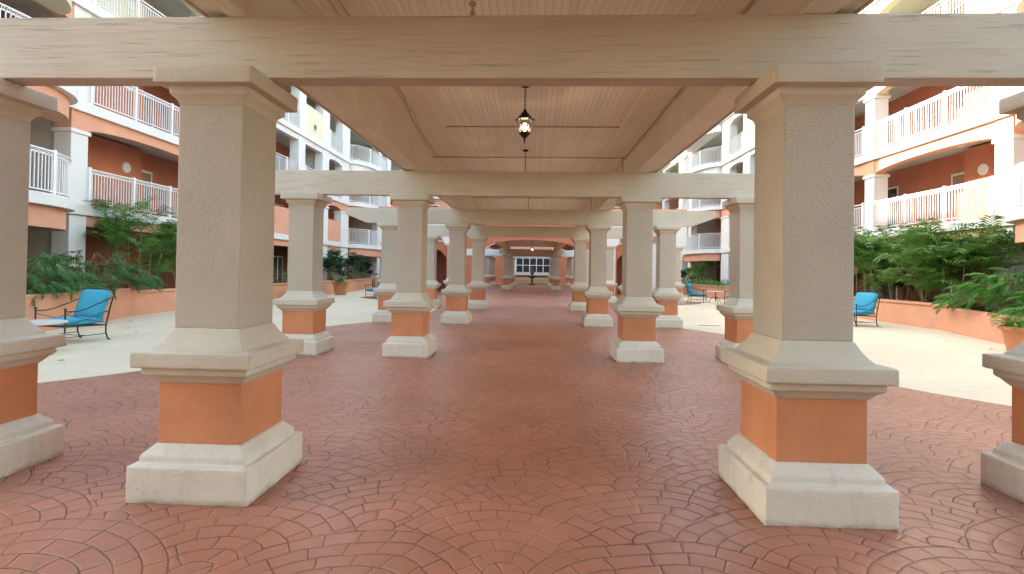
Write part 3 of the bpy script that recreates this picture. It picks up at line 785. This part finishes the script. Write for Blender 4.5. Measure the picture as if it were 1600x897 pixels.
def broad_shrub(x, y, z, rx, ry, h, n, label, seed=1, mat='phil', size=.36, name='philodendron', cat='shrub', group='broad leaved shrubs in the planters', lobes=7, rot=0):
    rng = random.Random(seed); t = empty(name, (x, y, z)); t.rotation_euler[2] = rot; V = []; F = []; sb = MB()
    for k in range(n):
        a = rng.uniform(0, 2*pi); ph = rng.random()**.7; r = math.sqrt(rng.random())
        bx, by = rx*.35*r*cos(a), ry*.35*r*sin(a)
        ph = ph*.9+.1*rng.random(); ex = Vector((rx*cos(a)*(.2+.85*ph), ry*sin(a)*(.2+.85*ph), h*(1-.80*ph**1.8)*rng.uniform(.55, 1.08)))
        m = Vector((bx*.5+ex.x*.45, by*.5+ex.y*.45, ex.z*.75+.08))
        sb.tube([(bx, by, -.05), m, ex], .006, 4)
        lobed_leaf(V, F, ex, a+rng.uniform(-.5, .5), rng.uniform(-.55, .45)-ph*.35, size*rng.uniform(.7, 1.2), size*.42, rng, lobes)
    sb.build('stem', M['stem'], t); raw('leaves', V, F, M[mat], t); tag(t, label, cat, group); return t
def spiky(x, y, z, h, n, label, seed=1, mat='fern', name='spiky_plant', w_=.025, droop=.8, up=(.3, 1.4), group='spiky plants in the planters'):
    rng = random.Random(seed); t = empty(name, (x, y, z)); V = []; F = []
    for k in range(n):
        az = rng.uniform(0, 2*pi); e = rng.uniform(*up); L = h*rng.uniform(.7, 1.1); p = Vector((0,0,0)); m = 5
        side = Vector((-sin(az), cos(az), 0))
        for i in range(m):
            tt = i/m; ee = e-droop*tt*tt; d = Vector((cos(ee)*cos(az), cos(ee)*sin(az), sin(ee))); q = p+d*L/m
            wa = w_*(1-tt*.9); wb = w_*(1-(tt+1/m)*.95); b = len(V); V += [p-side*wa, p+side*wa, q+side*wb, q-side*wb]; F.append((b, b+1, b+2, b+3)); p = q
    raw('leaves', V, F, M[mat], t); tag(t, label, 'plant', group); return t
def fern_row(x, y, z, label, n, rx, ry, seed, L=.7, mat='fern', group='ferns in the planters'):
    rng = random.Random(seed); t = empty('fern', (x, y, z)); V = []; F = []
    for k in range(n):
        a = rng.uniform(0, 2*pi); r = math.sqrt(rng.random()); frond(V, F, Vector((rx*r*cos(a), ry*r*sin(a), -.05)), rng.uniform(0, 2*pi), L*rng.uniform(.7, 1.2), rng.uniform(.5, 1.0), rng.uniform(1.0, 1.6), 12, .14, .014, rng)
    raw('fronds', V, F, M[mat], t); tag(t, label, 'fern', group); return t
# left
palm_clump(-13.2, 16.6, .6, 3.9, 16, 7, 'tall loose yellow stemmed palm rising past the left balcony, beside the white post', seed=1, L=1.25, ll=.34, lw=.020, spread=.75, nl=14)
palm_clump(-12.8, 18.9, .6, 3.2, 20, 8, 'dense green feathery palm right of the tall loose one on the left', seed=2, L=1.3, lw=.024, spread=1.0, nl=15)
palm_clump(-12.8, 21.8, .6, 2.6, 9, 8, 'feathery palm farthest along the left planter, mostly behind the big left column', seed=3, L=1.3, lw=.016)
broad_shrub(-12.2, 11.6, .72, 1.5, 1.6, 1.05, 260, 'dark split leaf shrub behind the nearest turquoise chair, left part', 11)
broad_shrub(-12.3, 13.7, .72, 1.5, 1.7, 1.1, 280, 'dark split leaf shrub spilling over the wall right of the nearest turquoise chair', 12)
spiky(-11.4, 10.9, .75, .65, 34, 'small yellow green fan plant at the wall edge left of the turquoise chair', 3, 'fern')
broad_shrub(-12.4, 24.6, .6, 1.3, 1.3, .9, 70, 'low bright shrub beyond the left palms above a turquoise chair', 13, mat='fern', size=.3)
for i, (x, y, h) in enumerate([(-12.9, 31.5, 2.5), (-12.7, 33.8, 2.3), (-13.0, 36.6, 2.1), (-13.1, 39.2, 1.7)]):
    palm_clump(x, y, .6, h, 9, 8, ['tallest dark bushy palm right of the terracotta pot on the left', 'dark bushy palm, second from the terracotta pot on the left', 'dark bushy palm, third from the terracotta pot on the left', 'low dark palm at the far end of the left clump'][i], 'dkleaf', .85, .9, .28, lw=.03, seed=20+i, name='lady_palm', group='dark palms at the far left', nl=12)
# right
RPm = [(12.6, 16.0, 2.5, 'bright feathery palm above the wall between the split leaf shrub and the big palms'), (12.7, 17.9, 2.7, 'tall feathery palm in the middle of the right planter'),
       (12.6, 19.8, 2.75, 'tall bright feathery palm behind the right turquoise chair'), (12.7, 22.2, 2.7, 'feathery palm at the far end of the right clump by the big right column')]
for i, (x, y, h, la) in enumerate(RPm): palm_clump(x, y, .6, h*1.12, 20, 8, la, 'palm', 1.05, 1.25, .42, lw=.030, seed=40+i, nl=14)
broad_shrub(12.1, 11.3, .58, 1.5, 1.6, 1.0, 260, 'light green split leaf shrub over the right terracotta pot', 14, 'fern')
broad_shrub(12.3, 13.4, .58, 1.5, 1.6, 1.1, 280, 'light green split leaf shrub spilling over the corner of the right planter', 15, 'fern')
spiky(12.9, 14.6, .6, 1.5, 26, 'tall broad bladed green plant by the white right post', 6, 'phil', w_=.05, up=(.7, 1.45))
for i, (x, y) in enumerate([(11.6, 30.5), (11.3, 32.6), (11.2, 34.8), (11.0, 36.6)]):
    fern_row(x, y, .68, ['fern first along the curved wall behind the far turquoise chairs', 'fern second along the curved wall behind the far chairs', 'fern third along the curved wall behind the far chairs', 'fern at the far end of the curved wall'][i], 60, .8, 1.1, 60+i, .9)
spiky(11.9, 28.9, .7, 1.25, 60, 'dark spiky plant above the far right turquoise chair', 8, 'dkleaf', w_=.04, droop=.5)
palm_clump(12.8, 40.5, .6, 2.2, 7, 8, 'distant palm beyond the ferns on the right', 'palm', .8, 1.1, .3, seed=70)
palm_clump(12.8, 44.0, .6, 2.0, 7, 8, 'most distant palm along the right wing', 'dkleaf', .8, 1.0, .3, seed=71)

# ------------------------------------------------------------ pots
def pot(x, y, r, h, label, plant=None):
    t = empty('terracotta_pot', (x, y, 0))
    b = MB(); b.lathe([(r*.66,0),(r*.70,.03),(r*.86,h*.6),(r*.96,h*.84),(r*1.06,h*.86),(r*1.08,h),(r*.95,h),(r*.9,h*.9)], n=28); b.build('pot_body', M['pot'], t, smooth=False)
    b = MB(); b.lathe([(r*.90,h*.88),(r*.5,h*.92),(.01,h*.93)], n=20); b.build('soil', M['soil'], t)
    tag(t, label, 'plant pot', 'terracotta pots by the planters'); return t
pot(-10.65, 28.2, .42, .72, 'round terracotta pot of spider plant before the left dark palms')
fern_row(-10.65, 28.2, .66, 'pale arching plant growing in the left terracotta pot', 34, .25, .25, 90, .7)
pot(9.86, 10.9, .30, .52, 'terracotta pot cut by the right edge under the light green shrub')
fern_row(9.86, 10.9, .48, 'wispy green plant growing in the pot at the right edge', 26, .2, .2, 91, .55)
pot(-11.0, 23.7, .34, .6, 'terracotta pot half hidden left of the second left column')

# ------------------------------------------------------------ furniture
def cushion(cx_, cy_, cz_, sx_, sy_, sz_, rotx=0):
    bm = bmesh.new(); bmesh.ops.create_cube(bm, size=1)
    bmesh.ops.subdivide_edges(bm, edges=bm.edges[:], cuts=5, use_grid_fill=True)
    mt = Matrix.Translation((cx_, cy_, cz_)) @ Matrix.Rotation(rotx, 4, 'X')
    for v in bm.verts:
        x, y, z = v.co; fx_ = 1-(2*x)**4*.10; fy_ = 1-(2*y)**4*.10
        pz = z*(1-.55*max(abs(2*x), abs(2*y))**3)
        # pinched corners, slight sag
        cr = (abs(2*x)*abs(2*y))**2*.06
        v.co = mt @ Vector((x*sx_*(fy_+cr), y*sy_*(fx_+cr), pz*sz_*1.15))
    m = MB(); m.v = [tuple(v.co) for v in bm.verts]; m.f = [tuple(v.index for v in f.verts) for f in bm.faces]; bm.free(); return m
def armchair():
    t = empty('lounge_chair'); wd, dp, sh, ah = .36, .38, .36, .64      # half width, half depth; chair faces -y
    b = MB()
    b.tube([(-wd,-dp,sh-.03),(wd,-dp,sh-.03)], .013); b.tube([(-wd,dp,sh-.06),(wd,dp,sh-.06)], .013)
    for s_ in (-1, 1): b.tube([(s_*wd,-dp,sh-.03),(s_*wd,dp,sh-.06)], .013)
    for k in range(5): x = -wd+2*wd*(k+1)/6; b.tube([(x,-dp,sh-.03),(x,dp,sh-.06)], .006, 5)
    b.build('seat_frame', M['iron'], t)
    for s_ in (-1, 1):
        l = MB(); l.tube([(s_*wd,-dp,0),(s_*wd,-dp,.03),(s_*wd,-dp,ah)], [.022,.014,.015], 8); l.lathe([(.015,ah),(.028,ah+.012),(.024,ah+.03),(.01,ah+.035)], (s_*wd,-dp,0), 10); l.lathe([(.03,0),(.026,.015),(.013,.03),(.013,.06),(.024,.075),(.013,.09)], (s_*wd,-dp,0), 10)
        l.build('leg', M['iron'], t, smooth=True)
        l = MB(); l.tube([(s_*wd,dp+.07,0),(s_*wd,dp+.035,.04),(s_*wd,dp,.16),(s_*wd,dp,sh-.06),(s_*wd,dp+.09,.70),(s_*wd,dp+.17,.98)], [.024,.014,.014,.014,.014,.012], 8)
        l.build('leg', M['iron'], t, smooth=True)
        a = MB(); a.tube([(s_*wd,-dp,ah-.03),(s_*(wd+.02),-dp+.2,ah-.035),(s_*(wd+.02),-.02,ah-.0),(s_*wd,.22,ah+.09),(s_*wd,dp+.12,ah+.20)], .011, 7); a.build('armrest', M['iron'], t, smooth=True)
        x = MB(); x.tube([(s_*wd,-dp,ah-.08),(s_*wd,0,sh+.08),(s_*wd,dp,sh-.02)], .006, 5); x.tube([(s_*wd,-dp,sh),(s_*wd,0,sh+.08),(s_*wd,dp+.05,ah-.05)], .006, 5)
        x.tube([(s_*wd,-dp,.13),(s_*wd,dp+.005,.13)], .008, 5); x.build('side_brace', M['iron'], t)
    k = MB(); k.tube([(-wd,dp+.17,.98),(-wd*.5,dp+.175,1.00),(0,dp+.17,.985),(wd*.5,dp+.175,1.00),(wd,dp+.17,.98)], .011, 7); k.tube([(-wd,dp+.06,.55),(wd,dp+.06,.55)], .008, 5)
    for q in range(5): xx = -wd+2*wd*(q+1)/6; k.tube([(xx,dp+.005,sh),(xx,dp+.165,.98)], .006, 5)
    k.tube([(-wd,0,.13),(wd,0,.13)], .008, 5); k.build('back_frame', M['iron'], t)
    cushion(0, -.01, sh+.035, .68, .76, .13).build('seat_cushion', M['teal'], t, smooth=True)
    cushion(0, dp-.0, sh+.34, .66, .58, .16, R(72)).build('back_cushion', M['teal'], t, smooth=True)
    return t
ac = armchair()
spots = [(-8.88, 9.62, R(-11), 'turquoise cushioned iron armchair on the left terrace in front of the planter'),
         (9.75, 16.1, R(-72), 'turquoise cushioned iron armchair beside the big right column'),
         (-10.15, 22.6, R(40), 'turquoise cushioned iron armchair mostly hidden left of the second left column'),
         (-8.15, 26.5, R(-35), 'turquoise cushioned iron armchair showing a blue corner past the third left column'),
         (8.55, 27.4, R(62), 'turquoise cushioned iron armchair left of the far round table'),
         (10.0, 26.0, R(-60), 'turquoise cushioned iron armchair right of the far round table')]
for i, (x, y, a, la) in enumerate(spots):
    c = ac if i == 0 else dup(ac); c.location = (x, y, 0); c.rotation_euler = (0, 0, a); tag(c, la, 'armchair', 'turquoise iron armchairs on the terrace')
def rtable(x, y, r, h, label):
    t = empty('round_table', (x, y, 0))
    b = MB(); b.lathe([(r-.02,h-.03),(r,h-.02),(r,h-.005),(r-.02,h)], n=32); b.build('table_top', M['stone'], t)
    b = MB(); b.lathe([(.02,.1),(.03,.3),(.018,.4),(.03,h-.04)], n=10); b.tube([(r*.5*cos(a), r*.5*sin(a), h-.04) for a in [2*pi*k/16 for k in range(17)]], .01, 5); b.build('pedestal', M['iron'], t)
    for k in range(3):
        a = 2*pi*k/3+.5; b = MB(); b.tube([(.02*cos(a),.02*sin(a),.30),(.18*cos(a),.18*sin(a),.26),(.30*cos(a),.30*sin(a),.10),(.36*cos(a),.36*sin(a),.012)], .012, 6); b.build('foot', M['iron'], t, smooth=True)
    tag(t, label, 'table', 'stone topped round tables'); return t
rtable(-8.35, 8.25, .50, .52, 'pale stone topped table in front of the nearest turquoise chair')
rtable(9.25, 26.7, .48, .60, 'pale stone topped table between the two far turquoise chairs on the right')

# ------------------------------------------------------------ small things
for x, y, la in ((-4.95, 16.6, 'narrow dark slot drain in the cream deck left of the walkway'), (5.05, 15.1, 'narrow dark slot drain in the cream deck right of the walkway')):
    t = tag(empty('floor_drain', (x, y, 0)), la, 'drain', 'slot drains in the deck')
    b = MB(); b.box(-.32, -.05, .002, .32, .05, .008); b.build('frame', M['conduit'], t)
    b = MB(); b.box(-.28, -.03, .0085, .28, .03, .011); b.build('slot', M['iron'], t)
b = MB(); b.lathe([(.03, 0), (.028, -.02), (.012, -.03), (.010, -.06), (.022, -.075), (.018, -.10)], (-.53, 4.18, ZC-.001), 10); b.build('junction_box', M['conduit'], perg)
for q in range(3):
    b = MB(); b.tube([(-.60+.22*q+.11*cos(a), 4.02, ZC-.035+.03*sin(a)) for a in [pi*k/8 for k in range(9)]], .0035, 5); b.build('cable_loop', M['iron'], perg)
rg = random.Random(5)
lv = []
for i in range(70):
    sx = rg.choice((-1, 1)); x = CX+sx*rg.uniform(5.8, 10.6); y = rg.uniform(6, 26)
    a = rg.uniform(0, pi); L = rg.uniform(.03, .07); c_, s_ = cos(a)*L, sin(a)*L; z = .006
    lv.append(((x-c_, y-s_, z), (x+s_*.35, y-c_*.35, z+.012), (x+c_, y+s_, z+.004), (x-s_*.35, y+c_*.35, z+.010)))
vs = [p for q in lv for p in q]; fs = [(4*i, 4*i+1, 4*i+2, 4*i+3) for i in range(len(lv))]
tag(raw('leaf_litter', vs, fs, M['stem']), 'scattered dry leaf bits lying on the cream deck', 'leaves', kind='stuff')
